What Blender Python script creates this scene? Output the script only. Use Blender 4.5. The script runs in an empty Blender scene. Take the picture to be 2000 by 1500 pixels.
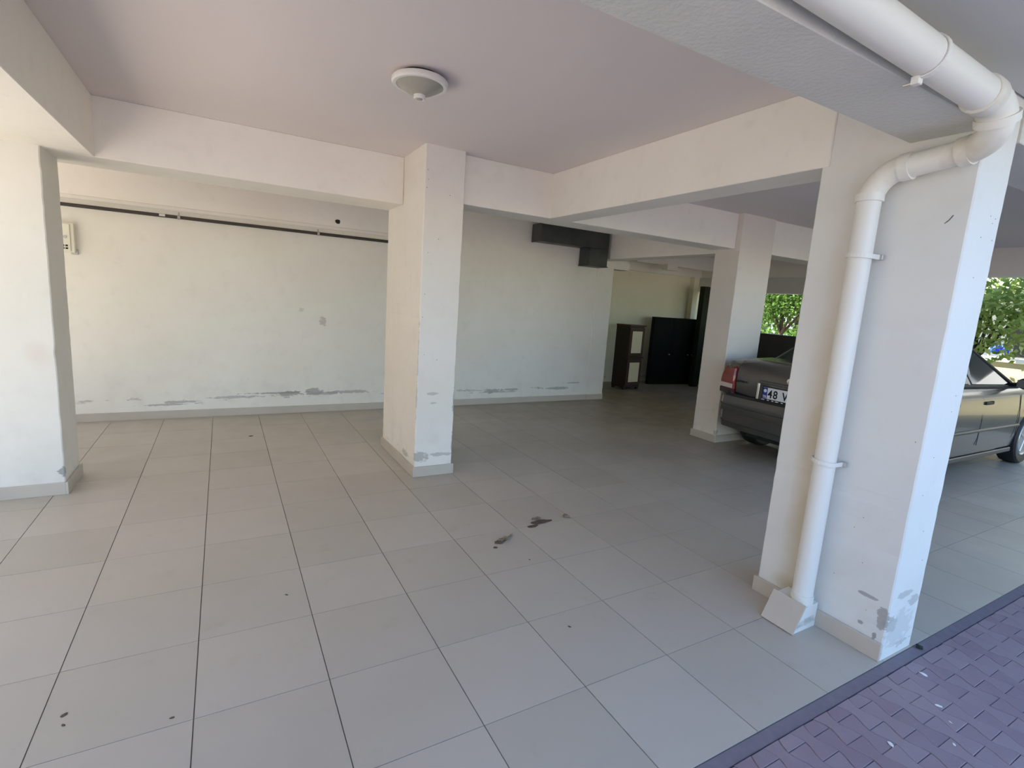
import bpy, bmesh, math, random
import numpy as np
from mathutils import Vector, Matrix
random.seed(7); rng = np.random.default_rng(7)
S = bpy.context.scene
COL = S.collection
# ------------------------------------------------------------------ camera
CAM_POS = Vector((1.46758, -1.85027, 1.50252))
CAM_R = Vector((0.87158662, -0.4856435, 0.06698628))
CAM_U = Vector((0.02129273, 0.1740111, 0.98451346))
CAM_F = Vector((0.48977892, 0.85666244, -0.16200642))
FPX = 999.439
cd = bpy.data.cameras.new('camera'); cam = bpy.data.objects.new('camera', cd); COL.objects.link(cam)
cd.sensor_fit = 'HORIZONTAL'; cd.sensor_width = 36.0; cd.lens = FPX / 2000 * 36.0
cd.clip_start = 0.02; cd.clip_end = 300
m3 = Matrix((CAM_R, CAM_U, -CAM_F)).transposed()
cam.matrix_world = Matrix.Translation(CAM_POS) @ m3.to_4x4()
S.camera = cam
def px(p):
    d = Vector(p) - CAM_POS; z = d.dot(CAM_F)
    if z < 0.05: return None
    return (1000 + FPX * d.dot(CAM_R) / z, 750 - FPX * d.dot(CAM_U) / z)
def in_frame(p, m=60):
    q = px(p)
    return q is not None and -m < q[0] < 2000 + m and -m < q[1] < 1500 + m
# ------------------------------------------------------------------ world, sun, exposure
W = bpy.data.worlds.new('world'); S.world = W; W.use_nodes = True
wn = W.node_tree.nodes; wl = W.node_tree.links
sky = wn.new('ShaderNodeTexSky'); sky.sky_type = 'NISHITA'; sky.sun_disc = False
sky.sun_elevation = math.radians(57); sky.sun_rotation = math.radians(300)
sky.air_density = 1.0; sky.dust_density = 0.05; sky.ozone_density = 4.0
bg = wn['Background']; bg.inputs['Strength'].default_value = 0.30
wl.new(sky.outputs[0], bg.inputs['Color'])
sl = bpy.data.lights.new('sun', 'SUN'); so = bpy.data.objects.new('sun', sl); COL.objects.link(so)
sl.energy = 14.0; sl.angle = math.radians(0.6); sl.color = (1.0, 0.96, 0.88)
sd = Vector((-0.50, 0.72, 1.0)).normalized()          # towards the sun
so.rotation_euler = sd.to_track_quat('Z', 'Y').to_euler(); so.location = (-20, 12, 30)
S.view_settings.view_transform = 'Standard'; S.view_settings.look = 'None'
S.view_settings.gamma = 1.0; S.view_settings.use_curve_mapping = False
S.view_settings.exposure = 1.03
S.cycles.max_bounces = 12; S.cycles.diffuse_bounces = 8; S.cycles.glossy_bounces = 4
S.cycles.transparent_max_bounces = 8
# ------------------------------------------------------------------ material helpers
def srgb(r, g, b):
    f = lambda c: (c / 255) / 12.92 if c / 255 <= 0.04045 else ((c / 255 + 0.055) / 1.055) ** 2.4
    return (f(r), f(g), f(b), 1.0)
class NT:
    def __init__(s, name, rough=0.8, spec=0.3, metal=0.0):
        s.m = bpy.data.materials.new(name); s.m.use_nodes = True
        s.n = s.m.node_tree.nodes; s.l = s.m.node_tree.links; s.b = s.n['Principled BSDF']
        s.b.inputs['Roughness'].default_value = rough; s.b.inputs['Metallic'].default_value = metal
        s.b.inputs['Specular IOR Level'].default_value = spec
        s._tc = None; s._sn = None
    def tc(s, k='Object'):
        if s._tc is None: s._tc = s.n.new('ShaderNodeTexCoord')
        return s._tc.outputs[k]
    def noise(s, scale, detail=4, vec=None, rough=0.55, dist=0.0):
        t = s.n.new('ShaderNodeTexNoise'); t.inputs['Scale'].default_value = scale
        t.inputs['Detail'].default_value = detail; t.inputs['Roughness'].default_value = rough
        t.inputs['Distortion'].default_value = dist
        s.l.new(vec if vec is not None else s.tc(), t.inputs['Vector']); return t.outputs['Fac']
    def ramp(s, f, lo, hi, a=0.0, b=1.0):
        t = s.n.new('ShaderNodeMapRange'); t.inputs['From Min'].default_value = lo; t.inputs['From Max'].default_value = hi
        t.inputs['To Min'].default_value = a; t.inputs['To Max'].default_value = b; t.clamp = True
        s.l.new(f, t.inputs['Value']); return t.outputs['Result']
    def math(s, op, a, b=None, clamp=False):
        t = s.n.new('ShaderNodeMath'); t.operation = op; t.use_clamp = clamp
        for i, v in enumerate((a, b)):
            if v is None: continue
            if isinstance(v, (int, float)): t.inputs[i].default_value = v
            else: s.l.new(v, t.inputs[i])
        return t.outputs[0]
    def mix(s, f, a, b):
        t = s.n.new('ShaderNodeMix'); t.data_type = 'RGBA'
        if isinstance(f, (int, float)): t.inputs[0].default_value = f
        else: s.l.new(f, t.inputs[0])
        for i, v in ((6, a), (7, b)):
            if isinstance(v, tuple): t.inputs[i].default_value = v
            else: s.l.new(v, t.inputs[i])
        return t.outputs[2]
    def xyz(s):
        t = s.n.new('ShaderNodeSeparateXYZ'); s.l.new(s.tc(), t.inputs[0]); return t.outputs
    def mapped(s, scale):
        t = s.n.new('ShaderNodeMapping'); t.inputs['Scale'].default_value = scale; s.l.new(s.tc(), t.inputs[0]); return t.outputs[0]
    def spot(s, c, r, warp=0.5, soft=False):
        """ragged blob around point c (object space) with radii r; 1 inside, 0 outside"""
        t = s.n.new('ShaderNodeMapping'); t.vector_type = 'TEXTURE'
        t.inputs['Location'].default_value = c; t.inputs['Scale'].default_value = r
        s.l.new(s.tc(), t.inputs[0])
        L = s.n.new('ShaderNodeVectorMath'); L.operation = 'LENGTH'; s.l.new(t.outputs[0], L.inputs[0])
        if soft:
            d = s.math('ADD', L.outputs['Value'], s.math('MULTIPLY', s.math('SUBTRACT', s.noise(6, 4), 0.5), 0.9))
            return s.ramp(d, 1.25, 0.2)
        if s._sn is None: s._sn = (s.noise(26, 8, s.mapped((0.7, 0.7, 1.6)), 0.68), s.noise(7, 3))
        w = s.math('ADD', s.math('MULTIPLY', s.math('SUBTRACT', s._sn[0], 0.5), 4.4 * warp), s.math('MULTIPLY', s.math('SUBTRACT', s._sn[1], 0.5), 3.0 * warp))
        return s.ramp(s.math('ADD', L.outputs['Value'], w), 0.95, 0.78)
    def col(s, c):
        if isinstance(c, tuple): s.b.inputs['Base Color'].default_value = c
        else: s.l.new(c, s.b.inputs['Base Color'])
    def bump(s, h, strength=0.2, dist=0.01):
        t = s.n.new('ShaderNodeBump'); t.inputs['Strength'].default_value = strength; t.inputs['Distance'].default_value = dist
        s.l.new(h, t.inputs['Height']); s.l.new(t.outputs[0], s.b.inputs['Normal'])
    def rand(s):
        return s.n.new('ShaderNodeObjectInfo').outputs['Random']
def plain(name, c, rough=0.6, spec=0.3, metal=0.0, var=0.06, ns=12):
    t = NT(name, rough, spec, metal)
    d = tuple(v * (1 - var * 2) for v in c[:3]) + (1,)
    t.col(t.mix(t.noise(ns, 4), d, c)); return t.m
CREAM = (0.85, 0.825, 0.755, 1); CREAM2 = (0.81, 0.78, 0.70, 1); PLASTER = (0.40, 0.385, 0.36, 1)
def paint(name, base=CREAM, dark=CREAM2, peel=None, spots=(), edge=None, grain=0.12):
    """emulsion painted render; peel=(height, spread) flaking band just above the floor"""
    t = NT(name, 0.78, 0.25)
    c = t.mix(t.ramp(t.noise(1.7, 5), 0.35, 0.7), base, dark)
    c = t.mix(t.math('MULTIPLY', t.ramp(t.noise(9, 6), 0.55, 0.8), 0.25), c, (0.66, 0.62, 0.56, 1))
    h = t.noise(55, 6)
    if peel:
        z = t.xyz()[2]
        line = t.math('ADD', t.math('MULTIPLY', t.noise(1.3, 5, t.mapped((1, 1, 0.001))), peel[1]), peel[0])
        d = t.math('ABSOLUTE', t.math('SUBTRACT', z, line))
        d = t.math('ADD', d, t.math('MULTIPLY', t.math('SUBTRACT', t.noise(7, 7, t.mapped((0.55, 0.55, 1.7)), 0.65), 0.5), 0.22))
        pm = t.ramp(d, peel[2], peel[2] - 0.012)
        crack = t.ramp(t.math('ABSOLUTE', t.math('SUBTRACT', d, peel[2] + 0.002)), 0.005, 0.001)
        c = t.mix(t.math('MULTIPLY', pm, 0.75), c, PLASTER)
        c = t.mix(t.math('MULTIPLY', t.math('MULTIPLY', crack, t.ramp(t.noise(3, 3), 0.45, 0.6)), 0.6), c, (0.18, 0.17, 0.16, 1))
        low = t.ramp(z, 0.75, 0.1)
        c = t.mix(t.math('MULTIPLY', t.math('MULTIPLY', low, t.ramp(t.noise(5, 6), 0.5, 0.75)), 0.22), c, (0.45, 0.43, 0.41, 1))
        h = t.math('SUBTRACT', h, t.math('MULTIPLY', pm, 1.5))
    for (cc, rr, colr, op, *sf) in spots:
        c = t.mix(t.math('MULTIPLY', t.spot(cc, rr, soft=bool(sf)), op), c, colr)
    t.col(c); t.bump(h, grain, 0.006)
    return t.m
M = {}
# wall (object space = world space for the shell)
M['wall_back'] = paint('painted_wall', peel=(0.03, 0.34, -0.01), spots=[
    ((2.51, 4.6, 1.085), (0.055, 0.3, 0.06), (0.50, 0.44, 0.39, 1), 0.7),
    ((2.27, 4.6, 1.22), (0.03, 0.3, 0.025), (0.60, 0.54, 0.48, 1), 0.5),
    ((2.15, 4.6, 0.235), (0.16, 0.3, 0.035), PLASTER, 0.85), ((2.42, 4.6, 0.245), (0.11, 0.3, 0.045), PLASTER, 0.8),
    ((2.85, 4.6, 0.235), (0.30, 0.3, 0.02), PLASTER, 0.7), ((1.05, 4.6, 0.175), (0.2, 0.3, 0.014), PLASTER, 0.7),
    ((1.55, 4.6, 0.21), (0.28, 0.3, 0.015), PLASTER, 0.6),
    ((4.83, 4.6, 0.19), (0.13, 0.3, 0.035), PLASTER, 0.8), ((5.15, 4.6, 0.2), (0.13, 0.3, 0.02), PLASTER, 0.7),
    ((5.95, 4.6, 0.2), (0.3, 0.3, 0.02), PLASTER, 0.7), ((0.9, 4.6, 0.15), (0.25, 0.3, 0.012), PLASTER, 0.7), ((2.0, 4.6, 0.245), (0.35, 0.3, 0.012), (0.3, 0.29, 0.27, 1), 0.7), ((2.55, 4.6, 0.225), (0.25, 0.3, 0.02), PLASTER, 0.7), ((4.9, 4.6, 0.17), (0.4, 0.3, 0.012), PLASTER, 0.6), ((6.25, 4.6, 0.28), (0.16, 0.3, 0.012), PLASTER, 0.7)])
M['recess'] = paint('recess_wall', base=(0.84, 0.80, 0.63, 1), dark=(0.80, 0.76, 0.58, 1), peel=(0.0, 0.2, 0.012))
M['beam'] = paint('painted_beam', base=(0.88, 0.845, 0.775, 1), dark=(0.85, 0.81, 0.735, 1))
M['soffit_front'] = paint('rough_grey_beam', base=(0.70, 0.70, 0.65, 1), dark=(0.62, 0.62, 0.57, 1), grain=0.6)
M['left_col'] = paint('left_column_paint', base=(0.79, 0.765, 0.70, 1), dark=(0.75, 0.725, 0.66, 1), peel=(-0.02, 0.1, 0.004), spots=[
    ((0.43, 2.475, 0.95), (0.07, 0.4, 0.09), (0.70, 0.60, 0.52, 1), 0.45, 1), ((0.515, 2.48, 0.16), (0.03, 0.03, 0.035), (0.3, 0.29, 0.27, 1), 0.8)])
M['mid_col'] = paint('middle_column_paint', base=(0.83, 0.79, 0.72, 1), dark=(0.79, 0.74, 0.66, 1), peel=(0.0, 0.22, -0.01), spots=[
    ((2.86, 2.05, 0.16), (0.09, 0.03, 0.05), PLASTER, 0.75), ((3.03, 2.05, 0.175), (0.1, 0.03, 0.02), PLASTER, 0.6),
    ((3.15, 2.05, 0.62), (0.014, 0.05, 0.16), PLASTER, 0.85), ((3.15, 2.05, 0.28), (0.012, 0.05, 0.1), PLASTER, 0.8),
    ((3.15, 2.05, 1.1), (0.008, 0.05, 0.12), PLASTER, 0.7),
    ((2.82, 2.05, 0.9), (0.006, 0.02, 0.5), PLASTER, 0.55), ((2.95, 2.05, 0.7), (0.05, 0.02, 0.012), PLASTER, 0.6),
    ((2.97, 2.05, 0.62), (0.03, 0.02, 0.008), PLASTER, 0.6), ((2.83, 2.3, 0.13), (0.05, 0.1, 0.03), PLASTER, 0.6)])
M['right_col'] = paint('right_column_paint', base=(0.755, 0.755, 0.72, 1), dark=(0.715, 0.715, 0.68, 1), peel=(-0.04, 0.14, 0.004), spots=[
    ((4.07, -0.89, 0.17), (0.05, 0.03, 0.045), PLASTER, 0.85), ((4.15, -0.89, 0.14), (0.13, 0.02, 0.09), (0.55, 0.55, 0.53, 1), 0.6),
    ((4.25, -0.89, 0.25), (0.06, 0.02, 0.03), PLASTER, 0.6), ((4.12, -0.89, 0.30), (0.10, 0.02, 0.018), PLASTER, 0.55),
    ((4.03, -0.87, 0.19), (0.02, 0.028, 0.06), PLASTER, 0.9), ((4.03, -0.80, 0.27), (0.02, 0.05, 0.010), (0.35, 0.34, 0.33, 1), 0.8),
    ((4.03, -0.79, 0.13), (0.02, 0.018, 0.012), (0.3, 0.29, 0.28, 1), 0.8), ((4.03, -0.85, 0.10), (0.02, 0.012, 0.02), (0.3, 0.29, 0.28, 1), 0.85),
    ((4.03, -0.455, 1.1), (0.02, 0.085, 0.95), (0.55, 0.43, 0.26, 1), 0.45, 1), ((4.03, -0.455, 0.45), (0.02, 0.08, 0.6), (0.50, 0.40, 0.22, 1), 0.5, 1),
    ((4.03, -0.45, 0.12), (0.02, 0.10, 0.05), (0.42, 0.36, 0.22, 1), 0.55, 1)])
M['back_col'] = paint('back_column_paint', base=(0.80, 0.75, 0.67, 1), dark=(0.76, 0.71, 0.63, 1), peel=(-0.04, 0.1, 0.004), spots=[
    ((6.53, 2.06, 0.12), (0.03, 0.05, 0.03), PLASTER, 0.6)])
def ceil_mat():
    t = NT('mauve_ceiling_paint', 0.85, 0.2)
    c = t.mix(t.ramp(t.noise(0.9, 4), 0.35, 0.7), (0.78, 0.715, 0.70, 1), (0.745, 0.685, 0.675, 1))
    t.col(c); t.bump(t.noise(70, 5), 0.06, 0.004); return t.m
M['ceiling'] = ceil_mat()
M['slab'] = plain('grey_slab_paint', (0.64, 0.65, 0.63, 1), 0.85, 0.2, var=0.04, ns=3)
def tile_mat():
    t = NT('beige_floor_tile', 0.38, 0.45)
    r = t.rand()
    geo = t.n.new('ShaderNodeNewGeometry').outputs['Position']
    c = t.mix(r, (0.47, 0.43, 0.36, 1), (0.515, 0.47, 0.40, 1))
    c = t.mix(t.math('MULTIPLY', t.ramp(t.noise(0.8, 6, geo), 0.45, 0.75), 0.28), c, (0.39, 0.32, 0.245, 1))
    c = t.mix(t.math('MULTIPLY', t.ramp(t.noise(6, 7, geo, 0.62), 0.6, 0.8), 0.35), c, (0.34, 0.28, 0.21, 1))
    # worn dirt of the inner parking bay, with the recess's dimness painted in
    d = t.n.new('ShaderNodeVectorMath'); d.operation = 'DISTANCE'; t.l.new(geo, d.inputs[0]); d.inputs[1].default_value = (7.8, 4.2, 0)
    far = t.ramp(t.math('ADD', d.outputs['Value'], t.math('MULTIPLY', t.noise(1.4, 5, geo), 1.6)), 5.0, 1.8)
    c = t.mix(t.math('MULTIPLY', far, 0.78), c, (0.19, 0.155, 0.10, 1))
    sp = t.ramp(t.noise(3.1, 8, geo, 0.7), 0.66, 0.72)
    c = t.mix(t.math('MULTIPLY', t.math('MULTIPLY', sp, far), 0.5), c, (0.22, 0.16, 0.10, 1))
    t.col(c)
    t.l.new(t.ramp(t.noise(4, 5, geo), 0.3, 0.75, 0.33, 0.55), t.b.inputs['Roughness'])
    return t.m
M['tile'] = tile_mat()
M['grout'] = plain('dark_grout', (0.20, 0.17, 0.14, 1), 0.9)
M['skirting'] = plain('skirting_tile', (0.58, 0.52, 0.44, 1), 0.5, 0.4, var=0.08, ns=5)
def paver_mat():
    t = NT('purple_red_paver', 0.75, 0.3)
    geo = t.n.new('ShaderNodeNewGeometry')
    v = t.math('FRACT', t.math('ADD', t.rand(), geo.outputs['Random Per Island']))
    c = t.mix(v, (0.265, 0.195, 0.22, 1), (0.32, 0.25, 0.265, 1))
    c = t.mix(t.math('MULTIPLY', t.ramp(t.noise(3.0, 5, geo.outputs['Position']), 0.45, 0.7), 0.5), c, (0.34, 0.28, 0.285, 1))
    c = t.mix(t.math('MULTIPLY', t.ramp(t.noise(120, 3, geo.outputs['Position']), 0.6, 0.8), 0.3), c, (0.5, 0.45, 0.45, 1))
    t.col(c); t.bump(t.noise(150, 4, geo.outputs['Position']), 0.25, 0.003); return t.m
M['paver'] = paver_mat()
M['paver_bed'] = plain('sand_joint', (0.13, 0.105, 0.115, 1), 0.95, var=0.2, ns=40)
M['paving_far'] = plain('red_paving', (0.38, 0.32, 0.31, 1), 0.85, var=0.12, ns=6)
M['mortar'] = plain('mortar_strip', (0.25, 0.215, 0.24, 1), 0.9, var=0.15, ns=25)
M['pvc'] = plain('painted_pvc', (0.80, 0.79, 0.74, 1), 0.42, 0.45, var=0.03, ns=6)
def dirty_pvc():
    t = NT('weathered_pvc', 0.5, 0.4)
    c = t.mix(t.ramp(t.noise(7, 6), 0.5, 0.78), (0.78, 0.765, 0.70, 1), (0.62, 0.56, 0.44, 1))
    t.col(c); return t.m
M['pvc_dirty'] = dirty_pvc()
M['zinc'] = plain('dull_zinc', (0.52, 0.51, 0.48, 1), 0.45, 0.5, 0.5)
M['pipe_dark'] = plain('dark_painted_pipe', (0.055, 0.048, 0.042, 1), 0.5, 0.4)
M['white_plastic'] = plain('white_plastic', (0.82, 0.80, 0.76, 1), 0.4, 0.4, var=0.02)
M['cream_plastic'] = plain('cream_plastic', (0.80, 0.78, 0.66, 1), 0.45, 0.4, var=0.02)
M['black'] = plain('black_plastic', (0.012, 0.012, 0.012, 1), 0.5, 0.4)
M['lamp_glass'] = plain('frosted_glass', (0.40, 0.385, 0.33, 1), 0.25, 0.5, var=0.03)
def duct_mat():
    t = NT('dark_sheet_metal', 0.42, 0.5, 0.35)
    c = t.mix(t.ramp(t.noise(4, 5), 0.35, 0.7), (0.055, 0.062, 0.056, 1), (0.085, 0.09, 0.08, 1)); t.col(c); return t.m
M['duct'] = duct_mat()
def wood(name, a, b):
    t = NT(name, 0.4, 0.4); c = t.mix(t.noise(3, 5, t.mapped((8, 8, 1.0)), 0.6, 0.8), a, b); t.col(c); return t.m
M['wood'] = wood('dark_red_wood', (0.05, 0.022, 0.014, 1), (0.10, 0.045, 0.025, 1))
M['wood_side'] = wood('dark_brown_board', (0.022, 0.014, 0.009, 1), (0.035, 0.022, 0.014, 1))
M['cream_panel'] = plain('cream_panel', (0.90, 0.80, 0.54, 1), 0.5, var=0.06, ns=5)
M['locker'] = plain('black_green_steel', (0.006, 0.007, 0.005, 1), 0.6, 0.12)
M['locker2'] = plain('dark_olive_board', (0.016, 0.020, 0.010, 1), 0.6, 0.15)
M['dirt'] = plain('dry_dirt', (0.16, 0.125, 0.09, 1), 0.95, var=0.3, ns=60)
M['leaf_dry'] = plain('dry_leaf', (0.30, 0.24, 0.16, 1), 0.8, var=0.25, ns=40)
# ------------------------------------------------------------------ geometry helpers
def link(o, parent=None):
    COL.objects.link(o)
    if parent is not None: o.parent = parent
    return o
def mesh_obj(name, V, F, mat, parent=None, smooth=False, loc=None):
    me = bpy.data.meshes.new(name); me.from_pydata([tuple(v) for v in V], [], [tuple(f) for f in F]); me.update()
    if mat is not None: me.materials.append(mat)
    if smooth:
        for p in me.polygons: p.use_smooth = True
    o = bpy.data.objects.new(name, me); link(o, parent)
    if loc is not None: o.location = loc
    return o
def bm_obj(name, bm, mat, parent=None, smooth=False, loc=None, angle=None):
    bmesh.ops.recalc_face_normals(bm, faces=bm.faces)
    me = bpy.data.meshes.new(name); bm.to_mesh(me); bm.free(); me.materials.append(mat)
    if smooth:
        for p in me.polygons: p.use_smooth = True
        if angle is not None: me.set_sharp_from_angle(angle=math.radians(angle))
    o = bpy.data.objects.new(name, me); link(o, parent)
    if loc is not None: o.location = loc
    return o
def tag(o, label, cat, group=None):
    o['label'] = label; o['category'] = cat
    if group: o['group'] = group
    return o
def struct(o, label=None):
    o['kind'] = 'structure'
    if label: o['label'] = label
    return o
def thing(name, label, cat, loc=(0, 0, 0), rz=0, group=None):
    o = bpy.data.objects.new(name, None); link(o); o.location = loc; o.rotation_euler = (0, 0, rz)
    return tag(o, label, cat, group)
def box_bm(x0, x1, y0, y1, z0, z1, bev=0.0, seg=1, bm=None):
    own = bm is None
    if own: bm = bmesh.new()
    r = bmesh.ops.create_cube(bm, size=1.0)
    for v in r['verts']:
        v.co = Vector((x0 + (v.co.x + .5) * (x1 - x0), y0 + (v.co.y + .5) * (y1 - y0), z0 + (v.co.z + .5) * (z1 - z0)))
    if bev > 0:
        es = list({e for v in r['verts'] for e in v.link_edges})
        bmesh.ops.bevel(bm, geom=es, offset=bev, segments=seg, affect='EDGES', profile=0.5)
    return bm
def box(name, x0, x1, y0, y1, z0, z1, mat, parent=None, bev=0.0, seg=1):
    return bm_obj(name, box_bm(x0, x1, y0, y1, z0, z1, bev, seg), mat, parent)
def rough_column(name, x0, x1, y0, y1, z0, z1, mat, jit=0.0013, step=0.05, parent=None):
    """plastered column whose arrises wander a little; narrow chamfers"""
    n = max(2, int((z1 - z0) / step)); V = []; F = []; ch = 0.006
    ring = [(x0 + ch, y0, 0), (x1 - ch, y0, 1), (x1, y0 + ch, 1), (x1, y1 - ch, 2), (x1 - ch, y1, 2), (x0 + ch, y1, 3), (x0, y1 - ch, 3), (x0, y0 + ch, 0)]
    for i in range(n + 1):
        z = z0 + (z1 - z0) * i / n
        J = [(random.gauss(0, jit) + (random.random() < 0.06) * jit * 3, random.gauss(0, jit)) for _ in range(4)]
        sx = {0: 1, 1: -1, 2: -1, 3: 1}; sy = {0: 1, 1: 1, 2: -1, 3: -1}
        for (x, y, c) in ring:
            V.append((x + sx[c] * abs(J[c][0]), y + sy[c] * abs(J[c][1]) * 0.4, z))
    for i in range(n):
        for k in range(8):
            a = i * 8 + k; b = i * 8 + (k + 1) % 8; F.append((a, b, b + 8, a + 8))
    F.append(tuple(range(7, -1, -1))); F.append(tuple(range(n * 8, n * 8 + 8)))
    return mesh_obj(name, V, F, mat, parent)
def tube_bm(pts, r, seg=20, bm=None, caps=True):
    """round tube along a polyline; r number or list"""
    if bm is None: bm = bmesh.new()
    pts = [Vector(p) for p in pts]; n = len(pts); R = r if isinstance(r, (list, tuple)) else [r] * n
    rings = []; up = None
    for i, p in enumerate(pts):
        t = (pts[min(i + 1, n - 1)] - pts[max(i - 1, 0)]).normalized()
        if up is None: up = Vector((0, 0, 1)) if abs(t.z) < 0.9 else Vector((0, 1, 0))
        a = (up - t * up.dot(t)).normalized(); b = t.cross(a); up = a
        rings.append([bm.verts.new(p + (a * math.cos(2 * math.pi * k / seg) + b * math.sin(2 * math.pi * k / seg)) * R[i]) for k in range(seg)])
    for i in range(n - 1):
        for k in range(seg):
            bm.faces.new((rings[i][k], rings[i][(k + 1) % seg], rings[i + 1][(k + 1) % seg], rings[i + 1][k]))
    if caps: bm.faces.new(rings[0][::-1]); bm.faces.new(rings[-1])
    return bm
def tube(name, pts, r, mat, parent=None, seg=20, angle=40):
    return bm_obj(name, tube_bm(pts, r, seg), mat, parent, True, angle=angle)
def arc(c, p0, p1, n=8):
    """points along a quadratic bend p0 -> c -> p1"""
    c, p0, p1 = Vector(c), Vector(p0), Vector(p1)
    return [p0 * (1 - t) ** 2 + c * 2 * t * (1 - t) + p1 * t * t for t in [i / n for i in range(n + 1)]]
def lathe_bm(prof, seg=32, bm=None, axis='Z', off=(0, 0, 0)):
    if bm is None: bm = bmesh.new()
    rings = []
    for (r, h) in prof:
        ring = []
        for k in range(seg):
            a = 2 * math.pi * k / seg; c, s = r * math.cos(a), r * math.sin(a)
            p = (c, s, h) if axis == 'Z' else ((c, h, s) if axis == 'Y' else (h, c, s))
            ring.append(bm.verts.new(Vector(p) + Vector(off)))
        rings.append(ring)
    for i in range(len(rings) - 1):
        for k in range(seg):
            bm.faces.new((rings[i][k], rings[i][(k + 1) % seg], rings[i + 1][(k + 1) % seg], rings[i + 1][k]))
    for rg in (rings[0], rings[-1]):
        try: bm.faces.new(rg)
        except ValueError: pass
    return bm
def lathe(name, prof, mat, parent=None, seg=32, axis='Z', off=(0, 0, 0), angle=35):
    return bm_obj(name, lathe_bm(prof, seg, None, axis, off), mat, parent, True, angle=angle)
# ------------------------------------------------------------------ the shell
ZC, ZS = 2.615, 2.236
TS = 0.45
floor = struct(box('floor', -3.15, 11.25, -0.9, 6.3, -0.20, -0.0035, M['grout']))
tile_me = None
def tile_bm(): return box_bm(0.002, TS - 0.002, 0.0014, TS - 0.0014, -0.0035, 0.0, 0.0)
cand = []
for i in range(-7, 25):
    for j in range(-2, 14):
        c = ((i + .5) * TS, (j + .5) * TS, 0)
        q = [px(((i + a) * TS, (j + b) * TS, 0)) for a, b in ((0, 0), (1, 0), (1, 1), (0, 1))]
        area = 0
        if all(q):
            inside = any(-20 < u[0] < 2020 and -20 < u[1] < 1520 for u in q)
            area = abs(sum(q[k][0] * q[(k + 1) % 4][1] - q[(k + 1) % 4][0] * q[k][1] for k in range(4))) / 2 if inside else 0
        # squares wholly under a column, behind the back wall or beside the recess stay in the joined rest
        if c[1] > 4.6 and c[0] < 6.8: area = 0
        cand.append((area, i, j))
cand.sort(reverse=True)
bm = tile_bm(); tm = bpy.data.meshes.new('floor_tile'); bmesh.ops.recalc_face_normals(bm, faces=bm.faces); bm.to_mesh(tm); bm.free(); tm.materials.append(M['tile'])
for area, i, j in cand[:300]:
    if area < 60: continue
    o = bpy.data.objects.new('floor_tile', tm); link(o, floor)
    o.location = (i * TS, j * TS, random.gauss(0, 0.0002)); o.rotation_euler = (random.gauss(0, 0.0004), random.gauss(0, 0.0004), 0)
bm = bmesh.new()
for k, (area, i, j) in enumerate(cand):
    if k < 300 and area >= 60: continue
    box_bm(i * TS + .0015, i * TS + TS - .0015, j * TS + .0015, j * TS + TS - .0015, -0.0035, 0, 0, 1, bm)
o = bm_obj('floor_tiles_rest', bm, M['tile'], floor); o['kind'] = 'stuff'
# walls
struct(box('wall_back', -1.9, 6.53, 4.60, 4.80, 0, ZC, M['wall_back']))
struct(box('trim_1', -1.9, 3.3, 4.565, 4.60, 2.20, ZC, M['beam'], bev=0.004))
struct(box('trim_2', -1.9, 3.3, 4.585, 4.60, 2.165, 2.20, M['beam'], bev=0.003))
struct(rough_column('wall_pilaster', 6.53, 6.86, 4.59, 4.9, 0, 2.09, M['wall_back']))
struct(box('wall_return', 6.70, 6.86, 4.9, 6.10, 0, ZC, M['recess']))
struct(box('wall_recess', 6.70, 10.8, 6.10, 6.30, 0, ZC, M['recess']))
struct(box('recess_beam', 6.86, 10.62, 6.04, 6.10, 2.235, ZC, M['beam']))
struct(rough_column('recess_column', 10.24, 10.40, 5.98, 6.10, 0, 2.235, M['recess']))
struct(box('lintel_block', 6.53, 7.2, 4.62, 4.86, 2.09, 2.22, M['beam']))
struct(box('wall_over_pilaster', 6.53, 6.86, 4.62, 4.86, 2.22, ZC, M['beam']))
# beams
struct(box('beam_left_bay', -1.9, 2.82, 2.58, 3.02, ZS, ZC, M['beam'], bev=0.004))
struct(box('beam_middle_bay', 3.15, 6.51, 2.133, 2.43, ZS, ZC, M['beam'], bev=0.004))
struct(box('beam_right_bay', 7.08, 10.5, 2.09, 2.40, ZS - 0.01, ZC, M['beam'], bev=0.004))
struct(box('beam_cross_right', 4.022, 4.26, -0.30, 2.133, ZS, ZC, M['beam'], bev=0.004))
struct(box('beam_cross_left', 0.10, 0.763, -0.63, 2.58, ZS, ZC, M['beam'], bev=0.004))
struct(box('beam_cross_recess', 6.55, 6.80, 2.40, 6.04, 2.20, ZC, M['beam'], bev=0.004))
struct(box('beam_front_left', -1.9, 4.03, -0.90, -0.63, 2.27, ZC, M['soffit_front'], bev=0.003))
struct(box('beam_front_right', 4.31, 10.5, -0.90, -0.63, 2.27, ZC, M['soffit_front'], bev=0.003))
struct(box('beam_edge_garden', 10.5, 10.75, -0.90, 6.10, 2.245, ZC, M['beam']))
struct(box('beam_recess_inner', 8.2, 10.5, 5.55, 5.75, 2.36, ZC, M['beam']))
struct(box('beam_stub', 8.88, 9.16, 5.46, 5.60, 2.265, 2.375, M['beam'], bev=0.003))
struct(box('lintel_garden', 10.52, 10.72, 2.40, 6.10, 1.95, 2.245, M['slab']))
struct(box('parapet_garden', 10.52, 10.72, 2.40, 6.10, 0, 1.19, M['pipe_dark']))
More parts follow.
